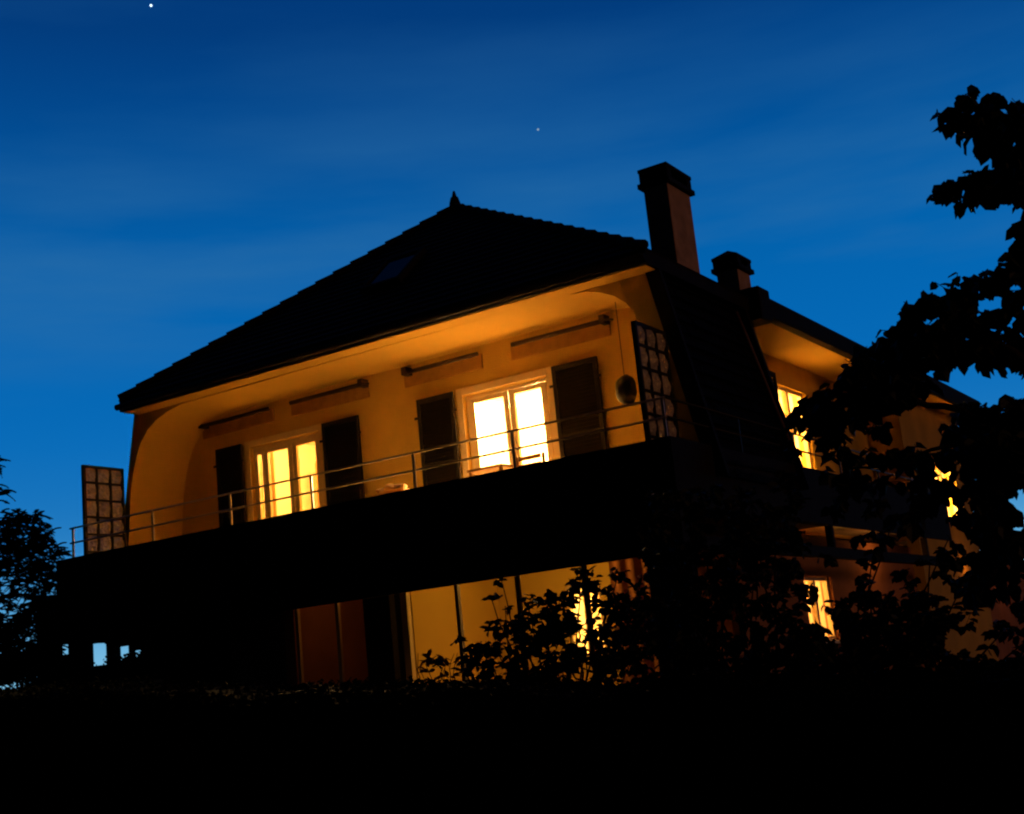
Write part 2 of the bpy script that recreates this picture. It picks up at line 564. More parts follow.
pl = empty('pendant_lamp', (-14.3, 3.0, 4.85))
tag(pl, 'pendant lamp hanging in the room behind the left lit upstairs window', 'lamp')
MB().tube([(-14.05, 2.2, 4.88), (-14.05, 2.2, 4.1)], .008, 6).build('cord', black_metal, pl)
MB().tube([(-14.05, 2.2, 4.1), (-14.05, 2.2, 3.92)], .06, 16, .2).build('lamp_shade', awn_metal, pl, smooth=True)
pf = empty('picture', (-14.6, 4.55, 3.6))
tag(pf, 'small framed picture on the back wall of the left lit upstairs room', 'picture')
MB().box(-15.05, -14.55, 4.55, 4.595, 3.9, 4.4).build('frame', orange_wood, pf)
MB().box(-15.0, -14.6, 4.54, 4.549, 3.95, 4.35).build('canvas', curtain_m, pf)
sheer = mat('sheer_curtain', (0.85, 0.72, 0.45), 0.95, 0.1, 8)
curtain_y(-9.66, -9.42, IN_Y + .40, FLOOR + .05, 4.3, w2, folds=4).data.materials[0] = sheer


# shutters
def shutter_y(x0, x1, z0, z1):
    mb = MB()
    y0, y1 = IN_Y - .10, IN_Y - .06
    s = .07
    mb.box(x0, x0 + s, y0, y1, z0, z1)
    mb.box(x1 - s, x1, y0, y1, z0, z1)
    zm = z0 + (z1 - z0) * .5
    for a in (z0, zm - .04, z1 - .08):
        mb.box(x0 + s, x1 - s, y0 + .002, y1 - .002, a, a + .08)
    o = mb.build('shutter', shutter_m, house, 0.004)
    lv = MB()
    for (a, b) in ((z0 + .08, zm - .04), (zm + .04, z1 - .08)):
        k = int((b - a) / .055)
        for i in range(k):
            z = a + (b - a) * (i + .5) / k
            lv.add([(x0 + s, y0 + .002, z - .028), (x1 - s, y0 + .002, z - .028), (x1 - s, y1 - .004, z + .028), (x0 + s, y1 - .004, z + .028)], [(0, 1, 2, 3)])
    lv.add([(x0 + s, y1 - .002, z0), (x1 - s, y1 - .002, z0), (x1 - s, y1 - .002, z1), (x0 + s, y1 - .002, z1)], [(0, 1, 2, 3)])
    lv.build('louvres', shutter_m, o)
    for z in (z0 + .3, z1 - .3):
        MB().box(x0 - .05, x0 + .03, y0 - .012, y0 - .001, z - .02, z + .02).build('hinge', black_metal, o)
        MB().box(x1 - .03, x1 + .05, y0 - .012, y0 - .001, z - .02, z + .02).build('hinge', black_metal, o)


for a, b in ((-16.21, -15.60), (-13.75, -12.97), (-11.77, -11.06), (-9.26, -8.49)):
    shutter_y(a, b, FLOOR + .03, 4.45)

# awnings folded against the wall
def awning(x0, x1, bracket):
    z = 4.93
    t = empty('awning', ((x0 + x1) / 2, IN_Y - .1, z))
    t.parent = house
    t.matrix_parent_inverse = world_of(house).inverted()
    MB().tube([(x0, IN_Y - .17, z - .02), (x1, IN_Y - .17, z - .02)], .036, 10).build('bar', awn_metal, t, smooth=True)
    mb = MB()
    mb.box(x0 - .12, x1 - .02, IN_Y - .035, IN_Y - .004, z - .22, z + .02)
    mb.build('folded_fabric', awn_fabric, t, 0.02)
    mb = MB()
    for x in ([x1 - .05] if bracket else [x0 + .02]):
        mb.box(x - .05, x + .05, IN_Y - .22, IN_Y - .04, z - .06, z + .07)
        if bracket:
            mb.tube([(x, IN_Y - .2, z), (x + .18, IN_Y - .2, z - .05)], .022, 6)
    mb.build('bracket', awn_metal, t, 0.01)


awning(-16.45, -14.83, False)
awning(-14.33, -12.73, True)
awning(-11.90, -10.48, False)
awning(-9.85, -8.22, True)

# ---------------------------------------------------------- balcony slab
mb = MB()
mb.box(-17.55, -6.45, -1.15, IN_Y, FLOOR - .22, FLOOR)
mb.box(-7.75, -6.45, IN_Y, 11.2, FLOOR - .24, FLOOR - .003)
mb.build('balcony_floor', floor_m, house)
mb = MB()
mb.box(-17.60, -6.40, -1.22, -1.152, 1.27, 2.63)        # front apron
for k in range(6):                                      # board joints
    z = 1.27 + (k + .5) * 1.36 / 6.5
    mb.box(-17.58, -6.42, -1.228, -1.2225, z, z + .17)
mb.build('balcony_apron', dark_wood, house)
MB().box(-17.54, -6.46, -1.149, -1.12, FLOOR + .002, 2.60).build('bounce_lining', plaster, house)  # unseen pale lining, added to bounce window light onto the loggia
mb = MB()
mb.box(-6.45, -6.40, -1.15, 11.2, 1.80, 2.63)
MB().box(-6.52, -6.40, -1.15, 11.2, 1.30, 1.46).build('side_beam', dark_wood, house)
MB().box(-17.60, -17.55, -1.15, 3.0, 1.27, 2.63).build('left_apron', dark_wood, house)
for y in np.arange(1.5, 11, 2.6):
    MB().box(-6.51, -6.41, y, y + .1, 1.46, 1.80).build('beam_post', dark_wood, house)
mb.build('side_apron', dark_wood, house)
mb = MB()
for x in np.arange(-17.3, -6.5, 0.9):
    mb.box(x, x + .10, -1.15, -.05, 1.82, 2.02)
mb.box(-17.55, -6.45, -1.15, 4.0, 1.79, 1.82)
mb.build('ceiling_joists', dark_wood, house)

# railing
rl = empty('railing', (-12, -1.2, FLOOR))
rl.parent = house
rl.matrix_parent_inverse = world_of(house).inverted()
RY = -1.19
for z, nm in ((3.11, 'top_rail'), (2.87, 'mid_rail')):
    MB().tube([(-17.27, RY, z), (-6.42, RY, z)], .016, 8).build(nm, steel, rl, smooth=True)
    MB().tube([(-6.42, RY, z), (-6.42, 11.15, z)], .016, 8).build(nm, black_metal, rl, smooth=True)
for x in (-17.2, -15.32, -13.65, -12.05, -10.22, -8.62, -6.46):
    MB().box(x - .02, x + .02, RY - .012, RY + .012, 2.5, 3.10).build('post', steel, rl, 0.004)
for y in np.arange(1, 11.5, 2.0):
    MB().box(-6.432, -6.408, y - .02, y + .02, 2.5, 3.10).build('post', black_metal, rl, 0.004)


# patterned glass privacy screens at both ends of the balcony
def screen(X, y0, y1, z0, z1, label):
    t = empty('privacy_screen', (X, (y0 + y1) / 2, FLOOR))
    t.parent = house
    t.matrix_parent_inverse = world_of(house).inverted()
    t['label'] = label
    nx, nz = 3, 6
    w, h, b = .045, .04, .05
    mb = MB()
    mb.box(X - .03, X + .03, y0, y0 + b, z0, z1)
    mb.box(X - .03, X + .03, y1 - b, y1, z0, z1)
    mb.box(X - .03, X + .03, y0 + b, y1 - b, z1 - b, z1)
    mb.box(X - .03, X + .03, y0 + b, y1 - b, z0, z0 + b)
    for i in range(1, nx):
        y = y0 + (y1 - y0) * i / nx
        mb.box(X - .022, X + .022, y - w / 2, y + w / 2, z0 + b, z1 - b)
    for j in range(1, nz):
        z = z0 + (z1 - z0) * j / nz
        for i in range(nx):
            ya = y0 + (y1 - y0) * i / nx + (w / 2 if i else b)
            yb = y0 + (y1 - y0) * (i + 1) / nx - (w / 2 if i < nx - 1 else b)
            mb.box(X - .02, X + .02, ya, yb, z - h / 2, z + h / 2)
    mb.build('frame', black_metal, t)
    mb = MB()
    # pillowed pane in every cell with a raised rosette
    for j in range(nz):
        for i in range(nx):
            ya, yb = y0 + (y1 - y0) * i / nx, y0 + (y1 - y0) * (i + 1) / nx
            za, zb = z0 + (z1 - z0) * j / nz, z0 + (z1 - z0) * (j + 1) / nz
            g = 6
            vs = []
            for a in range(g + 1):
                for c in range(g + 1):
                    u, v = a / g, c / g
                    bul = .045 * math.sin(math.pi * u) * math.sin(math.pi * v) * (1 + .6 * math.cos(6 * math.pi * math.hypot(u - .5, v - .5)))
                    vs.append((X + bul - .005, ya + (yb - ya) * u, za + (zb - za) * v))
            fs = [(a * (g + 1) + c, (a + 1) * (g + 1) + c, (a + 1) * (g + 1) + c + 1, a * (g + 1) + c + 1) for a in range(g) for c in range(g)]
            mb.add(vs, fs)
    mb.build('panes', pglass, t, smooth=True)


screen(-17.28, -.90, -.05, 2.45, 4.20, 'pale privacy screen standing against the sky')
screen(-6.86, -.90, -.03, 2.45, 4.22, 'dark purple privacy screen beside the tiled corner')

# side windows (simple casements in the flank) -------------------------
def window_x(y0, y1, z0, z1, X, ymid):
    mb = MB()
    t = .07
    mb.box(X - .08, X, y0, y0 + t, z0, z1)
    mb.box(X - .08, X, y1 - t, y1, z0, z1)
    mb.box(X - .08, X, y0 + t, y1 - t, z1 - t, z1)
    mb.box(X - .08, X, y0 + t, y1 - t, z0, z0 + t)
    mb.box(X - .085, X + .01, ymid - .05, ymid + .05, z0 + t, z1 - t)
    fr_ = mb.build('window', white_wood, house, 0.006)
    for a, b in ((y0 + t, ymid - .05), (ymid + .05, y1 - t)):
        MB().add([(X - .04, a, z0 + t), (X - .04, b, z0 + t), (X - .04, b, z1 - t), (X - .04, a, z1 - t)], [(0, 1, 2, 3)]).build('pane', glass, fr_)
    MB().box(X + .06, X + .22, y0 - .08, y1 + .08, z0 - .06, z0 - .003).build('sill', white_wood, fr_, 0.006)
    return fr_


def room_x(X, y0, y1, z0, z1, depth=2.6):
    X1 = X - .27
    X0 = X1 - depth
    mb = MB()
    mb.add([(X0, y0, z0), (X1, y0, z0), (X1, y1, z0), (X0, y1, z0), (X0, y0, z1), (X1, y0, z1), (X1, y1, z1), (X0, y1, z1)],
           [(0, 1, 2, 3), (4, 5, 6, 7), (0, 1, 5, 4), (2, 3, 7, 6), (3, 0, 4, 7)])
    return mb.build('room', room_m, house)


window_x(*SW1, SX - .06, 6.95)
window_x(*SW2, WX - .06, 14.1)
room_x(SX, 5.3, 9.0, FLOOR, 4.9)
room_x(WX, 12.2, 15.8, 1.9, 4.9)
lamp('room_light', (SX - 1.1, 7.2, 4.45), 800, (1.0, 0.50, 0.13))
lamp('room_light', (WX - .8, 14.0, 2.9), 600, (1.0, 0.50, 0.11))


def shutter_x(y0, y1, z0, z1, X):
    mb = MB()
    s = .07
    mb.box(X, X + .04, y0, y0 + s, z0, z1)
    mb.box(X, X + .04, y1 - s, y1, z0, z1)
    for a in (z0, (z0 + z1) / 2, z1 - .08):
        mb.box(X + .002, X + .038, y0 + s, y1 - s, a, a + .08)
    o = mb.build('shutter', shutter_m, house, 0.004)
    lv = MB()
    k = int((z1 - z0) / .06)
    for i in range(k):
        z = z0 + (z1 - z0) * (i + .5) / k
        lv.add([(X + .036, y0 + s, z - .03), (X + .036, y1 - s, z - .03), (X + .004, y1 - s, z + .03), (X + .004, y0 + s, z + .03)], [(0, 1, 2, 3)])
    lv.build('louvres', shutter_m, o)


shutter_x(5.0, 6.1, FLOOR + .02, 4.75, SX + .06)
shutter_x(11.9, 12.9, 2.45, 3.8, WX + .06)
# downspout on the tiled corner
mb = MB()
mb.tube([(-6.80, 2.45, 4.95), (-6.72, 2.5, 4.6), (-6.28, 2.62, 2.7)], .035, 8)
mb.build('downspout', mat('copper_pipe', (0.14, 0.06, 0.04), 0.6, 0.2, 6), house, smooth=True)

# --------------------------------------------------------- ground floor
GZ = -0.7
mb = MB()
VB = 2.5
LW = (-10.25, -9.62, .22, 1.32)
wall(mb, 'y', VB, .2, -11.5, -7.45, GZ, 1.79, [LW])
mb.box(-11.56, -11.50, .2, VB, GZ, 1.785)
mb.build('veranda_wall', veranda_m, house)
mb = MB()
wall(mb, 'y', 1.9, .2, -16.9, -11.57, GZ, 1.79, [])
mb.box(-13.8, -13.6, -.04, 1.9, GZ, 1.785)  # partition added to keep the terrace light from spreading further left
mb.build('terrace_wall', wall_red, house)
mb = MB()
wall(mb, 'x', -7.25, .2, -0.0, 22.0, GZ, 1.79, [(.5, 2.3, .1, 1.6), (4.9, 6.2, .1, 1.15), (13.6, 14.7, -.5, .5)])
mb.build('ground_side_wall', wall_red, house)
MB().box(-12.05, -11.56, -.25, .2, GZ, 1.79).build('pillar', dark_wood, house, 0.01)
MB().box(-6.95, -6.5, -1.15, -.7, GZ, 1.79).build('pillar', dark_wood, house, 0.01)
vf = empty('veranda_glazing', (-9.5, 0, GZ))
vf.parent = house
vf.matrix_parent_inverse = world_of(house).inverted()
MB().box(-11.52, -11.40, -.05, .04, GZ, 1.78).build('post', white_wood, vf, 0.008)
for x in (-10.53, -9.51, -8.45):
    MB().box(x - .03, x + .03, -.04, .03, GZ, 1.78).build('mullion', awn_metal, vf, 0.006)
for a, b in ((-11.4, -10.56), (-10.5, -9.54), (-9.48, -8.48), (-8.42, -7.46)):
    MB().add([(a, 0, GZ), (b, 0, GZ), (b, 0, 1.78), (a, 0, 1.78)], [(0, 1, 2, 3)]).build('pane', glass, vf)
for x in (-13.52, -12.72):
    MB().box(x - .03, x + .03, -.06, .0, GZ, 1.78).build('terrace_post', white_wood, house, 0.006)
curtain_y(-9.0, -7.6, 1.7, GZ, 1.75, vf, 'curtain', 6, .05).data.materials[0] = mat('brown_curtain', (0.30, 0.12, 0.05), .95)
MB().box(-17.5, -7.3, -1.2, 3.2, GZ - .2, GZ - .02).build('terrace_floor', floor_m, house)
mb = MB()
mb.add([(-10.9, VB + .2, -.3), (-9.0, VB + .2, -.3), (-9.0, 5, -.3), (-10.9, 5, -.3), (-10.9, VB + .2, 1.7), (-9.0, VB + .2, 1.7), (-9.0, 5, 1.7), (-10.9, 5, 1.7)],
       [(0, 1, 2, 3), (4, 5, 6, 7), (1, 2, 6, 5), (2, 3, 7, 6), (3, 0, 4, 7)])
mb.build('room', room_m, house)
mb = MB()
x0, x1, z0, z1 = LW
for a, b, c, d in ((x0, x0 + .05, z0, z1), (x1 - .05, x1, z0, z1), (x0 + .05, x1 - .05, z0, z0 + .05), (x0 + .05, x1 - .05, z1 - .05, z1), ((x0 + x1) / 2 - .02, (x0 + x1) / 2 + .02, z0 + .05, z1 - .05)):
    mb.box(a, b, VB + .03, VB + .08, c, d)
w = mb.build('window', white_wood, house)
MB().add([(x0 + .05, VB + .05, z0 + .05), (x1 - .05, VB + .05, z0 + .05), (x1 - .05, VB + .05, z1 - .05), (x0 + .05, VB + .05, z1 - .05)], [(0, 1, 2, 3)]).build('pane', glass, w)
lamp('room_light', (-9.9, 3.7, .9), 160, (1.0, 0.50, 0.12))
lamp('veranda_light', (-9.6, .8, 1.5), 50, (1.0, 0.46, 0.07), .08)
lamp('terrace_light', (-12.5, .5, 1.5), 2.8, (1.0, 0.36, 0.07), .08)
# ground-floor side windows
window_x(4.9, 6.2, .1, 1.15, -7.31, 5.5)
room_x(-7.25, 4.4, 7.0, -.5, 1.75)
lamp('room_light', (-8.4, 5.6, .9), 150, (1.0, 0.46, 0.1))
window_x(13.6, 14.7, -.5, .5, -7.31, 14.1)
lamp('side_fill', (-6.75, 8.5, 1.6), 7.0, (1.0, 0.36, 0.08), .06)  # added fill without a fixture, brightens the ground-floor flank wall
lamp('side_fill', (-6.75, 14.5, 1.4), 3.5, (1.0, 0.30, 0.07), .06)

lamp('side_fill', (-6.6, 18.5, 1.4), 4.0, (1.0, 0.30, 0.08), .06)  # same added fill for the far end of the wall
# ------------------------------------------------------- balcony things
def chair(x, y, label):
    t = empty('balcony_chair', (x, y, FLOOR))
    tag(t, label, 'chair')
    w, d = .22, .22
    mb = MB()
    for i in range(5):
        yy = y - d + i * .1
        mb.box(x - w, x + w, yy, yy + .075, FLOOR + .44, FLOOR + .465)
    mb.build('seat', orange_wood, t, 0.004)
    mb = MB()
    for z in (.62, .73):
        mb.box(x - w + .03, x + w - .03, y - d - .03, y - d - .008, FLOOR + z, FLOOR + z + .06)
    mb.build('backrest', orange_wood, t, 0.004)
    for sx in (-1, 1):
        for sy in (-1, 1):
            zt_ = .80 if sy < 0 else .44
            MB().box(x + sx * w - .018, x + sx * w + .018, y + sy * d - .018 - (.0), y + sy * d + .018, FLOOR + .003, FLOOR + zt_).build('leg', orange_wood, t, 0.004)
    return t


chair(-9.28, 0.50, 'slatted wooden chair silhouetted low in the right lit upstairs window')
tb = empty('balcony_table', (-9.95, .4, FLOOR))
tag(tb, 'small wooden table whose top shows before the right lit upstairs window', 'table')
MB().box(-10.25, -9.65, .1, .7, FLOOR + .69, FLOOR + .73).build('table_top', orange_wood, tb, 0.006)
for sx in (-1, 1):
    for sy in (-1, 1):
        MB().box(-9.95 + sx * .26 - .02, -9.95 + sx * .26 + .02, .4 + sy * .26 - .02, .4 + sy * .26 + .02, FLOOR + .003, FLOOR + .69).build('leg', orange_wood, tb)

# long bench under the left window with an orange cushion on it
bn = empty('balcony_bench', (-11.3, -.7, FLOOR))
tag(bn, 'low bench behind the railing holding a heaped orange cushion', 'bench')
MB().box(-12.2, -10.5, -.95, -.5, FLOOR + .38, FLOOR + .42).build('seat', orange_wood, bn, 0.005)
for x in (-12.1, -10.65):
    MB().box(x, x + .06, -.9, -.55, FLOOR + .003, FLOOR + .38).build('leg', orange_wood, bn)


def blob(center, sx, sy, sz, seed, amp=.15, sub=4, fr=2.0):
    bm_ = bmesh.new()
    bmesh.ops.create_icosphere(bm_, subdivisions=sub, radius=1)
    vs = []
    for v in bm_.verts:
        k = 1 + amp * noise.noise(v.co * fr + Vector((seed, seed * 2, 0)))
        vs.append((center[0] + v.co.x * sx * k, center[1] + v.co.y * sy * k, center[2] + v.co.z * sz * k))
    fs = [[v.index for v in f_.verts] for f_ in bm_.faces]
    bm_.free()
    return vs, fs


cu = MB().add(*blob((-10.95, -.72, FLOOR + .47), .26, .2, .10, 3, .5)).build('cushion', red_cloth, smooth=True)
tag(cu, 'rumpled pale orange cushion lying behind the railing left of the third shutter', 'cushion')

# round dark plate hanging at the right end of the loggia
hp = empty('hanging_planter', (-7.95, .95, 3.6))
tag(hp, 'round black hanging planter beside the rightmost shutter', 'planter')
MB().add(*blob((-7.82, .6, 3.73), .15, .15, .22, 5, .10)).build('pot', black_metal, hp, smooth=True)
MB().tube([(-7.82, .6, 3.9), (-7.82, .6, 5.0)], .006, 6).build('cord', black_metal, hp)
# small pot plant on the balcony by the right screen
pp = empty('potted_plant', (-7.2, -.6, FLOOR))
tag(pp, 'little dark potted plant behind the railing near the right privacy screen', 'plant')
mb = MB()
mb.tube([(-7.22, -.7, FLOOR + .003), (-7.22, -.7, FLOOR + .35)], .11, 14, .15)
mb.build('pot', awn_metal, pp, smooth=False)


# ------------------------------------------------------------ vegetation
def leaf_faces(mb, p, d, up, L, W):
    """one folded leaf: base p, direction d"""
    s = d.cross(up)
    if s.length < 1e-4:
        s = d.orthogonal()
    s.normalize()
    nrm = s.cross(d).normalized()
    lift = nrm * (W * .22)
    b = p
    t = p + d * L
    o = len(mb.v)
    q1, q2 = p + d * (L * .25), p + d * (L * .66)
    mb.v += [tuple(b), tuple(q1 + s * W * .5 + lift), tuple(q2 + s * W * .47 + lift), tuple(t), tuple(q2 - s * W * .47 + lift), tuple(q1 - s * W * .5 + lift)]
    mb.f += [(o, o + 1, o + 2, o + 3), (o, o + 3, o + 4, o + 5)]


def rnd_dir(droop):
    a = random.uniform(0, 2 * math.pi)
    z = random.uniform(-1, .5) - droop
    v = Vector((math.cos(a), math.sin(a), z))
    return v.normalized()


def foliage_px(name, circles, dist, depth, leaf, wid, dens, material, parent, droop=.3, twig=True):
    """leaves in clumps; every clump is a ball of leaves on twigs at its own distance"""
    mb = MB()
    tw = MB()
    for c in circles:
        px, py, r = c[:3]
        k = c[3] if len(c) > 3 else 1.0
        dd = dist + random.uniform(-depth, depth)
        ctr = at(px, py, dd)
        R = r * dd / F_PX
        nl = max(3, int(dens * k * (r * dd / F_PX / leaf) ** 2))
        ntw = max(1, nl // 9)
        for _ in range(ntw):
            while True:
                o = Vector([random.uniform(-1, 1) for _ in range(3)])
                if o.length < 1:
                    break
            base = ctr + o * R * .92
            dirn = rnd_dir(droop * .5)
            ln = leaf * random.uniform(.9, 1.9)
            if twig:
                tw.tube([base - dirn * ln * .5, base + dirn * ln * .5], leaf * .03, 4, leaf * .015)
            for i in range(9):
                p = base + dirn * ln * (random.random() - .5)
                d = (rnd_dir(droop) + dirn * .5).normalized()
                up = Vector((random.gauss(0, .6), random.gauss(0, .6), 1)).normalized()
                s = random.uniform(.7, 1.25)
                leaf_faces(mb, p, d, up, leaf * s, wid * s)
    nf = len(mb.f)
    mb.add(tw.v, tw.f)
    o = mb.build(name, material, parent)
    o.data.materials.append(bark_m)
    idx = [0] * nf + [1] * (len(mb.f) - nf)
    o.data.polygons.foreach_set('material_index', idx)
    return o


def limb(mb, a, b, r0, r1, wob=.08, seg=7):
    a, b = Vector(a), Vector(b)
    L = (b - a).length
    pts = []
    off = random.uniform(0, 50)
    for i in range(seg + 1):
        t = i / seg
        p = a.lerp(b, t)
        w = math.sin(math.pi * t) * wob * L
        p = p + Vector((noise.noise(Vector((t * 2, off, 0))), noise.noise(Vector((t * 2, off, 9))), noise.noise(Vector((t * 2, off, 5))))) * w * 1.6
        pts.append(p)
    mb.tube(pts, r0, 7, r1)


# 1. big broad-leaved tree close on the right
rt = empty('broadleaf_tree', (-1.3, -7.0, -1.6))
tag(rt, 'large dark broad-leaved tree overhanging the right edge in front of the house flank', 'tree')
D1 = 8.3
R_C = [(788, 411, 7, 1.2), (800, 410, 8, 1.5), (815, 412, 10, 1.4), (872, 362, 14, 1.5), (885, 360, 9, 1.3), (925, 358, 10, 1.3), (945, 360, 8, 1.2), (915, 390, 11, 1.3), (855, 380, 10, 1.3), (840, 388, 8, 1),
       (963, 112, 17, 1.3), (985, 110, 15), (1003, 122, 20, 1.3), (1024, 128, 24, 1.4), (975, 128, 16), (990, 142, 13), (955, 128, 9), (1045, 120, 30),
       (950, 182, 14, 1.3), (968, 186, 16, 1.3), (988, 183, 18, 1.3), (1006, 178, 20, 1.3), (1026, 190, 26, 1.3), (940, 190, 8), (1010, 155, 14), (1024, 165, 18),
       (1045, 190, 30), (1024, 220, 10), (1040, 250, 22),
       (1018, 262, 15, 1.4), (1002, 280, 16), (984, 284, 14), (966, 288, 13), (950, 284, 8), (935, 302, 15, 1.3), (1024, 300, 22, .7),
       (960, 310, 20, 1.3), (985, 312, 18), (915, 325, 20, 1.4), (938, 330, 24, 1.4), (965, 338, 22, 1.4), (905, 345, 20, 1.4), (885, 345, 17, 1.3), (870, 352, 13, 1.2),
       (930, 355, 18, 1.3), (950, 352, 16), (985, 350, 15, 1.1), (1008, 348, 20, .9), (1030, 345, 22), (1003, 362, 10, 1), 
       (865, 372, 18, 1.4), (885, 385, 18, 1.4), (905, 388, 13, 1.3), (860, 392, 14),  (880, 372, 12, 1.3), (900, 378, 8),
       (975, 420, 20, 1.5), (1000, 425, 22, 1.6), (1022, 415, 20, 1.4), (985, 450, 24, 1.6), (1012, 455, 24, 1.6), (1035, 450, 30, 1.5), (962, 440, 16, 1.5),
       (985, 485, 20, 1.5), (1005, 480, 16, 1.4), (990, 520, 22, 1.6), (1000, 555, 24, 1.6), (985, 585, 20, 1.4), (1018, 540, 14, 1.2), (1024, 590, 18, 1.1), (1024, 470, 14),
       (945, 458, 12, 1.2), (930, 450, 8, .9), (915, 458, 11, 1.2), (900, 450, 12, 1.1), (880, 452, 10, .8), (925, 470, 12, 1.3),
       (805, 400, 11, 1.2), (822, 405, 15, 1.4), (845, 400, 16, 1.4), (800, 412, 9, 1.0), (835, 415, 14, 1.3), (855, 415, 12, 1.2), (815, 425, 8, .9), (872, 408, 12, 1.2), (885, 420, 10, .9),
       (826, 437, 10, 1.0), (838, 432, 11, 1.1), (790, 445, 8, .7), (842, 455, 11, 1.0), (858, 450, 9, .8), (865, 475, 12), (885, 480, 11, .9), (828, 470, 9, .9), (845, 480, 12), (930, 500, 14, 1.1), (940, 480, 6, .6), (958, 490, 5, .5), (955, 515, 5, .5), (915, 520, 14),]
foliage_px('foliage', R_C, D1, .35, .10, .070, 43.0, leaf_m, rt, .45)
mb = MB()
root = Vector((-1.05, -6.9, -1.7))
mb_top = at(1085, 380, 8.4)
limb(mb, root, mb_top, .17, .11, .05)
limb(mb, mb_top, at(1080, 80, 8.6), .10, .05, .05)
mb.build('trunk', bark_m, rt, smooth=True)
mb = MB()
for (a, b, r) in (((1085, 380), (1000, 345), .045), ((1000, 345), (880, 352), .025), ((1085, 380), (1010, 440), .05), ((1010, 440), (900, 395), .028), ((900, 395), (805, 402), .016),
                  ((1082, 180), (1000, 170), .03), ((1000, 170), (942, 184), .014), ((1080, 120), (1010, 118), .03), ((1010, 118), (955, 112), .014), ((1085, 300), (1010, 280), .03), ((1010, 280), (935, 300), .015),
                  ((1010, 440), (985, 590), .04), ((1010, 440), (930, 450), .022), ((930, 450), (845, 470), .012), ((1090, 440), (1010, 440), .07)):
    mb = MB()
    limb(mb, at(*a, 8.35), at(*b, 8.2), r, r * .55, .10)
    mb.build('branch', bark_m, rt, smooth=True)

# 2. left conifer
lt = empty('conifer_tree', (-21.5, 1.5, -0.9))
tag(lt, 'feathery dark conifer at the left edge, its sprays faintly lit orange', 'tree')
D2 = 25.5
mb = MB()
cen_top = at(-25, 380, D2)
limb(mb, (cen_top.x, cen_top.y, -1.0), cen_top, .16, .04, .02)
mb.build('trunk', bark_m, lt, smooth=True)
mb = MB()
br = MB()


def spray(mb, base, d, L, wd):
    """one feathery conifer spray: needles along a drooping line"""
    k = int(L / .012)
    side = d.cross(Vector((0, 0, 1))).normalized()
    for i in range(k):
        t = i / k
        p = base + d * (L * t) + Vector((0, 0, -.35 * L * t * t))
        ln = wd * (1 - .75 * t) * random.uniform(.7, 1.2)
        for s in (-1, 1):
            dd = (side * s + d * .9 + Vector((0, 0, random.uniform(-.5, .15)))).normalized()
            o = len(mb.v)
            w = Vector((0, 0, .010)) + d * .012
            mb.v += [tuple(p - w), tuple(p + w), tuple(p + dd * ln)]
            mb.f.append((o, o + 1, o + 2))


L_C = [(-8, 462, 10, 1.0), (0, 492, 9, .7), (14, 522, 16, 1), (32, 520, 12, .8), (8, 538, 18, 1), (40, 540, 16, 1.2), (22, 552, 20, 1.2), (52, 552, 10, .8), (0, 565, 18, .9),
       (40, 570, 18, 1.2), (20, 585, 16, .7), (55, 582, 12, 1), (5, 600, 14, .6), (40, 600, 18, 1), (25, 622, 22, 1.2), (5, 640, 22, 1.6), (50, 625, 16, 1.2), (45, 650, 18, 1.6), (25, 660, 20, 2), (5, 670, 20, 2), (62, 612, 8, .8),
       (60, 668, 10, 1.2), (40, 680, 18, 2), (-20, 530, 16), (-20, 570, 25), (-20, 630, 25)]
for c_ in L_C:
    px, py, r = c_[:3]
    k = c_[3] if len(c_) > 3 else 1.0
    for _ in range(int((75 if py > 515 else 50) * k * (r / 14) ** 1.6)):
        dd = D2 + random.uniform(-.9, .9)
        a = random.uniform(0, 2 * math.pi)
        p = at(px + random.gauss(0, r * .42), py + random.gauss(0, r * .42), dd)
        spray(mb, p, Vector((math.cos(a) * 1.0 + .25, math.sin(a), random.uniform(-.6, .8))).normalized(), random.uniform(.16, .34), .085)
    t = random.uniform(.1, .9)
    c = at(px, py, D2)
    br = MB()
    limb(br, (cen_top.x, cen_top.y, min(c.z - .1, cen_top.z)), c, .022, .008, .1)
    br.build('branch', bark_m, lt, smooth=True)
mb.build('foliage', conif_m, lt)

# 3. shrub before the lit veranda
sh = empty('leafy_shrub', (-6.7, -4.5, -1.3))
tag(sh, 'leafy shrub with loose upright shoots before the lit ground-floor veranda', 'shrub')
S_C = [(618, 575, 9, .8), (628, 600, 11, 1), (640, 585, 9, .9), (645, 620, 12, 1.2), (612, 605, 10, .8), (598, 590, 9, .7), (632, 660, 14, 1.5),(588, 578, 12, .8), (575, 590, 13, .9), (560, 600, 13, 1), (610, 590, 10, .6), (600, 610, 14, .55), (560, 625, 15, 1.3), (540, 610, 11, 1), (528, 602, 8), (505, 606, 6, .9), (492, 600, 4, 1),
       (520, 622, 13, 1.2), (500, 630, 11, 1.1), (545, 640, 16, 1.4), (520, 645, 15, 1.3), (495, 648, 13, 1.2), (475, 655, 11, 1), (585, 640, 15, .6), (610, 640, 15, 1.2), (625, 620, 16, 1.2), (640, 640, 18, 1.5),
       (575, 660, 16, 1.5), (550, 668, 16, 1.6), (605, 665, 18, 1.6), (455, 640, 6, .8), (440, 664, 8, .9), (520, 670, 14, 1.5), (490, 670, 12, 1.4), (465, 668, 9, 1.2), (640, 610, 10, .6), (580, 565, 7, .8), (501, 578, 5, 1.2), (570, 615, 12, .7), (590, 625, 10, .6)]
foliage_px('foliage', S_C, 11.5, .35, .082, .052, 38.0, leaf_m, sh, .0)
mb = MB()
base = at(560, 730, 11.5)
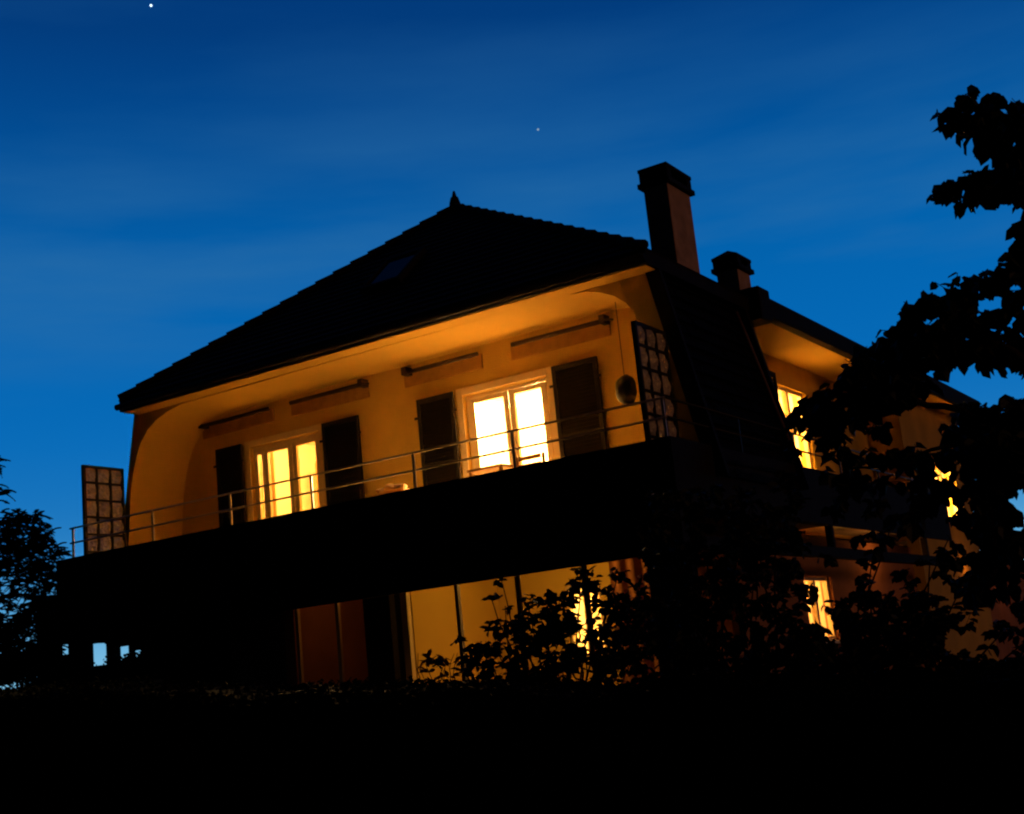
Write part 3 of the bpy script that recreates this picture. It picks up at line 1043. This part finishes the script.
for c in random.sample(S_C, 26):
    mb = MB()
    limb(mb, base + Vector((random.gauss(0, .15), random.gauss(0, .1), -.3)), at(c[0], c[1], 11.5), .014, .004, .08)
    mb.build('stem', bark_m, sh, smooth=True)

# 4. tall shrubs along the flank
sh2 = empty('climbing_shrub', (-4.6, -5.3, -1.3))
tag(sh2, 'tall dark shrub before the house corner, letting small specks of light through', 'shrub')
S2 = []
random.seed(12)
for y in range(500, 700, 17):
    for x in range(655, 800, 17):
        S2.append((x + random.uniform(-7, 7), y + random.uniform(-7, 7), random.uniform(11, 15), random.uniform(.8, 1.5) if y > 620 else random.uniform(.5, 1.25)))
S2 += [(690, 492, 8, 1), (720, 488, 9, 1), (665, 500, 8, 1), (750, 495, 8, 1), (648, 560, 9, .9), (648, 600, 10, 1)]
foliage_px('foliage', S2, 10.6, .4, .085, .056, 26.0, leaf_m, sh2, .1)
mb = MB()
base = at(725, 740, 10.6)
for c in random.sample(S2, 30):
    mb = MB()
    limb(mb, base + Vector((random.gauss(0, .3), random.gauss(0, .1), -.3)), at(c[0], c[1], 10.6), .016, .005, .08)
    mb.build('stem', bark_m, sh2, smooth=True)

sh3 = empty('garden_shrub', (-3.0, -5.0, -1.4))
tag(sh3, 'dense dark shrub under the overhanging tree at the lower right', 'shrub')
S3 = []
for y in range(600, 705, 17):
    for x in range(800, 1040, 17):
        yl = 615 if x > 850 else 640
        if y < yl - 0 and random.random() < .75:
            continue
        if 945 < x < 1030 and y < 668 and random.random() < .7:
            continue
        S3.append((x + random.uniform(-7, 7), y + random.uniform(-7, 7), random.uniform(11, 15), random.uniform(.9, 1.6)))
S3 += [(811, 600, 8, .6), (838, 612, 9, .7), (824, 632, 9, .9), (862, 575, 9, .7), (890, 600, 10, .8), (915, 590, 9, .8), (930, 560, 8, .8), (955, 560, 10, 1), (965, 610, 12, 1), (948, 540, 8, .9), (905, 640, 12, 1.2), (935, 645, 12, 1.2),(800, 545, 9, .9), (868, 590, 10, .7), (872, 560, 9, .8), (880, 620, 13, 1.1), (905, 575, 6, .6), (905, 620, 9, .8), (930, 600, 9, 1), (940, 620, 12, 1.1), (935, 575, 8, .9), (822, 560, 6, .6), (865, 530, 10, .7), (890, 530, 9, .8), (790, 530, 9, 1), (950, 560, 12, 1.1), (960, 590, 12, 1), (795, 500, 10, .9), (785, 480, 9, .9), (840, 505, 12, 1), (870, 505, 12, 1)]
foliage_px('foliage', S3, 10.0, .4, .085, .058, 34.0, leaf_m, sh3, .1)
mb = MB()
base = at(890, 750, 10.0)
for c in random.sample(S3, 30):
    mb = MB()
    limb(mb, base + Vector((random.gauss(0, .3), random.gauss(0, .1), -.3)), at(c[0], c[1], 10.0), .016, .005, .08)
    mb.build('stem', bark_m, sh3, smooth=True)

# plant before the veranda post, reddish light painted into its leaf colour
rp = empty('warm_lit_plant', (-9.0, -2.2, -.9))
tag(rp, 'low plant coloured as if lit reddish at the foot of the pale veranda post', 'plant')
foliage_px('foliage', [(432, 660, 9, .9), (445, 656, 8, .9), (420, 664, 7, .8), (455, 662, 7, .9), (440, 670, 10, 1.2), (428, 674, 9, 1.4), (450, 674, 9, 1.4)], 14.2, .15, .10, .045, 5, leaf_r, rp, -.3)
mb = MB()
base = at(440, 700, 14.2)
for k in range(9):
    mb = MB()
    limb(mb, base + Vector((random.gauss(0, .1), 0, -.2)), at(random.uniform(418, 460), random.uniform(652, 668), 14.2), .008, .003, .08)
    mb.build('stem', bark_m, rp, smooth=True)

# hedge in the foreground
hd = empty('garden_hedge', (-7, -6, -1.5))
tag(hd, 'long black unlit hedge crossing the foreground below the house', 'hedge')
mb = MB()
NX, NZ = 130, 10


def hedge_top(x):
    return .0 - .073 * (x + 6) + .10 * noise.noise(Vector((x * .9, 3, 0))) + .06 * noise.noise(Vector((x * 3, 8, 0)))


vs = []
for i in range(NX + 1):
    x = -20 + 20.5 * i / NX
    top = hedge_top(x)
    for j in range(NZ + 1):
        a = math.pi * j / NZ
        y = -6 - .62 * math.cos(a) * (1 + .15 * noise.noise(Vector((x * 2, a * 2, 1))))
        h = top if 2 <= j <= NZ - 2 else (-1.9 if j in (0, NZ) else top - .12)
        vs.append((x, y, h - .05 + .04 * noise.noise(Vector((x * 4, y * 4, 2)))))
fs = [(i * (NZ + 1) + j, (i + 1) * (NZ + 1) + j, (i + 1) * (NZ + 1) + j + 1, i * (NZ + 1) + j + 1) for i in range(NX) for j in range(NZ)]
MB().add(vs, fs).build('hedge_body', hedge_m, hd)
mb = MB()
for _ in range(26000):
    x = random.uniform(-18, .5)
    top = hedge_top(x)
    a = random.random()
    if a < .5:
        p = Vector((x, random.uniform(-6.65, -5.4), top - .06 + random.gauss(0, .025)))
    else:
        p = Vector((x, -6.68 + random.gauss(0, .03), random.uniform(-1.3, top)))
    leaf_faces(mb, p, rnd_dir(-.5), Vector((random.gauss(0, .5), random.gauss(0, .5), 1)).normalized(), random.uniform(.04, .075), .032)
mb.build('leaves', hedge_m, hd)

# garden screen seen left, with openings onto the sky
gs = empty('garden_screen', (-21, 3, GZ))
tag(gs, 'dark timber garden screen left of the house, small openings showing pale sky', 'screen')
mb = MB()
wall(mb, 'y', 3.0, .12, -23.6, -17.62, -1.2, 2.72, [(-23.0, -22.68, 1.44, 1.84), (-22.03, -21.50, 1.12, 1.58), (-21.2, -20.83, 1.12, 1.44), (-20.76, -20.48, 1.16, 1.32)])
mb.build('boards', dark_wood, gs)
mb = MB()
for x in (-23.6, -22.4, -21.3, -19.8, -18.4):
    mb.box(x, x + .1, 2.93, 2.998, -1.2, 2.74)
mb.build('posts', dark_wood, gs)
mb = MB()
random.seed(5)
for _ in range(1700):
    x = random.choice((-22.95, -22.1, -21.2, -20.75, -20.45)) + random.gauss(0, .10)
    p = Vector((x, 2.95 + random.uniform(-.04, .0), random.choice((1.08, 1.1, 1.14, 1.62)) + random.gauss(0, .07)))
    leaf_faces(mb, p, rnd_dir(0), Vector((random.gauss(0, 1), -1, 0)).normalized(), random.uniform(.05, .09), .05)
mb.build('ivy', leaf_m, gs)
# ------------------------------------------------------------ terrain
mb = MB()
N = 90


def gz(x, y):
    t = min(1, max(0, (y + 13) / 9.5))
    t = t * t * (3 - 2 * t)
    far = max(0, math.hypot(x + 10, y - 5) - 40)
    return -1.62 + .88 * t + .05 * noise.noise(Vector((x * .3, y * .3, 0))) * (1 if far < 1 else 1) - .004 * far


def warp(u):
    return math.copysign(abs(u) ** 2.6, u) * 1500


vs = []
for i in range(N + 1):
    for j in range(N + 1):
        x = -8 + warp(i / N * 2 - 1)
        y = -6 + warp(j / N * 2 - 1)
        vs.append((x, y, gz(x, y)))
fs = [(i * (N + 1) + j, (i + 1) * (N + 1) + j, (i + 1) * (N + 1) + j + 1, i * (N + 1) + j + 1) for i in range(N) for j in range(N)]
g = MB().add(vs, fs).build('ground', ground_m, smooth=True)
tag(g, kind='structure')

# ------------------------------------------------------------ two stars
for (px, py, r, lab, st) in ((151, 5.5, 1.1, 'brighter star near the upper left corner of the sky', 3.0), (538, 129.5, 1.15, 'faint small star in the sky above the roof peak', .45)):
    p = at(px, py, 3000)
    st_o = MB().add(*blob((p.x, p.y, p.z), r * 3000 / F_PX, r * 3000 / F_PX, r * 3000 / F_PX, 1, 0, 2)).build('star', emit_mat('starlight', (.55, .8, 1.0), st), smooth=True)
    tag(st_o, lab, 'star')

# ------------------------------------------------------------ sky world
W = bpy.data.worlds.new('World')
S.world = W
W.use_nodes = True
nt = W.node_tree
bg = nt.nodes['Background']
bg.inputs['Strength'].default_value = 1.0
tc = nt.nodes.new('ShaderNodeTexCoord')
sep = nt.nodes.new('ShaderNodeSeparateXYZ')
nt.links.new(tc.outputs['Generated'], sep.inputs[0])
ramp = nt.nodes.new('ShaderNodeValToRGB')
cr = ramp.color_ramp
cr.interpolation = 'B_SPLINE'


def srgb(r, g, b):
    return tuple((c / 255 / 12.92 if c / 255 < .04045 else ((c / 255 + .055) / 1.055) ** 2.4) for c in (r, g, b)) + (1,)


stops = [(0.0, (150, 205, 232)), (0.05, (105, 180, 222)), (0.10, (55, 138, 200)), (0.15, (16, 115, 189)), (0.22, (1, 104, 183)), (0.32, (1, 97, 171)), (0.40, (1, 78, 149)), (0.48, (1, 58, 124)), (0.7, (2, 40, 92)), (1.0, (1, 26, 66))]
cr.elements[0].position, cr.elements[0].color = 0, srgb(*stops[0][1])
cr.elements[1].position, cr.elements[1].color = 1, srgb(*stops[-1][1])
for p_, c_ in stops[1:-1]:
    e = cr.elements.new(p_)
    e.color = srgb(*c_)
nt.links.new(sep.outputs['Z'], ramp.inputs['Fac'])
# soft cloud veils
mp = nt.nodes.new('ShaderNodeMapping')
mp.inputs['Scale'].default_value = (1.3, 1.3, 7.5)
mp.inputs['Location'].default_value = (.35, .1, .2)
nt.links.new(tc.outputs['Generated'], mp.inputs[0])
nz = nt.nodes.new('ShaderNodeTexNoise')
nz.inputs['Scale'].default_value = 2.0
nz.inputs['Detail'].default_value = 5
nt.links.new(mp.outputs[0], nz.inputs['Vector'])
cr2 = nt.nodes.new('ShaderNodeValToRGB')
cr2.color_ramp.elements[0].position = .40
cr2.color_ramp.elements[1].position = .68
cr2.color_ramp.elements[1].color = (.62, .62, .62, 1)
nt.links.new(nz.outputs['Fac'], cr2.inputs['Fac'])
mx = nt.nodes.new('ShaderNodeMix')
mx.data_type = 'RGBA'
band = nt.nodes.new('ShaderNodeValToRGB')
band.color_ramp.interpolation = 'B_SPLINE'
band.color_ramp.elements[0].position = .24
band.color_ramp.elements[0].color = (0, 0, 0, 1)
band.color_ramp.elements[1].position = .43
band.color_ramp.elements[1].color = (.10, .10, .10, 1)
for p_ in (.29, .33):
    e = band.color_ramp.elements.new(p_)
    e.color = (1, 1, 1, 1)
nt.links.new(sep.outputs['Z'], band.inputs['Fac'])
mm = nt.nodes.new('ShaderNodeMath')
mm.operation = 'MULTIPLY'
nt.links.new(cr2.outputs['Color'], mm.inputs[0])
nt.links.new(band.outputs['Color'], mm.inputs[1])
nt.links.new(mm.outputs[0], mx.inputs[0])
nt.links.new(ramp.outputs['Color'], mx.inputs[6])
mx.inputs[7].default_value = srgb(50, 114, 166)
# faint physical sky added underneath
sk_ = nt.nodes.new('ShaderNodeTexSky')
sk_.sky_type = 'NISHITA'
sk_.sun_disc = False
sk_.sun_elevation = math.radians(-4)
sk_.sun_rotation = math.radians(-60)
bg2 = nt.nodes.new('ShaderNodeBackground')
bg2.inputs['Strength'].default_value = 0.01
nt.links.new(sk_.outputs['Color'], bg2.inputs['Color'])
ad = nt.nodes.new('ShaderNodeAddShader')
# the afterglow: the sky is bright only on the side where the sun went down
dotn = nt.nodes.new('ShaderNodeVectorMath')
dotn.operation = 'DOT_PRODUCT'
nt.links.new(tc.outputs['Generated'], dotn.inputs[0])
dotn.inputs[1].default_value = Vector((-.50, .80, .28)).normalized()
mr = nt.nodes.new('ShaderNodeMapRange')
mr.interpolation_type = 'SMOOTHSTEP'
mr.inputs['From Min'].default_value = .5
mr.inputs['From Max'].default_value = .93
mr.inputs['To Min'].default_value = .008
nt.links.new(dotn.outputs['Value'], mr.inputs['Value'])
mul = nt.nodes.new('ShaderNodeVectorMath')
mul.operation = 'SCALE'
nt.links.new(mx.outputs[2], mul.inputs[0])
nt.links.new(mr.outputs[0], mul.inputs['Scale'])
nt.links.new(mul.outputs[0], bg.inputs['Color'])
nt.links.new(bg.outputs[0], ad.inputs[0])
nt.links.new(bg2.outputs[0], ad.inputs[1])
nt.links.new(ad.outputs[0], nt.nodes['World Output'].inputs['Surface'])

# faint warm glow of the village from the right
sun = bpy.data.lights.new('sun', 'SUN')
sun.energy = 0.16
sun.angle = math.radians(12)
sun.color = (1, .40, .20)
so = bpy.data.objects.new('sun', sun)
COL.objects.link(so)
so.rotation_euler = Vector((-1.0, -0.10, -.25)).to_track_quat('-Z', 'Y').to_euler()

S.view_settings.view_transform = 'Standard'
S.view_settings.look = 'None'
S.view_settings.exposure = 0
S.view_settings.gamma = 1
S.view_settings.use_curve_mapping = False
S.cycles.use_denoising = True
S.cycles.filter_width = 2.2
S.cycles.max_bounces = 10
S.cycles.diffuse_bounces = 6
S.cycles.transparent_max_bounces = 12
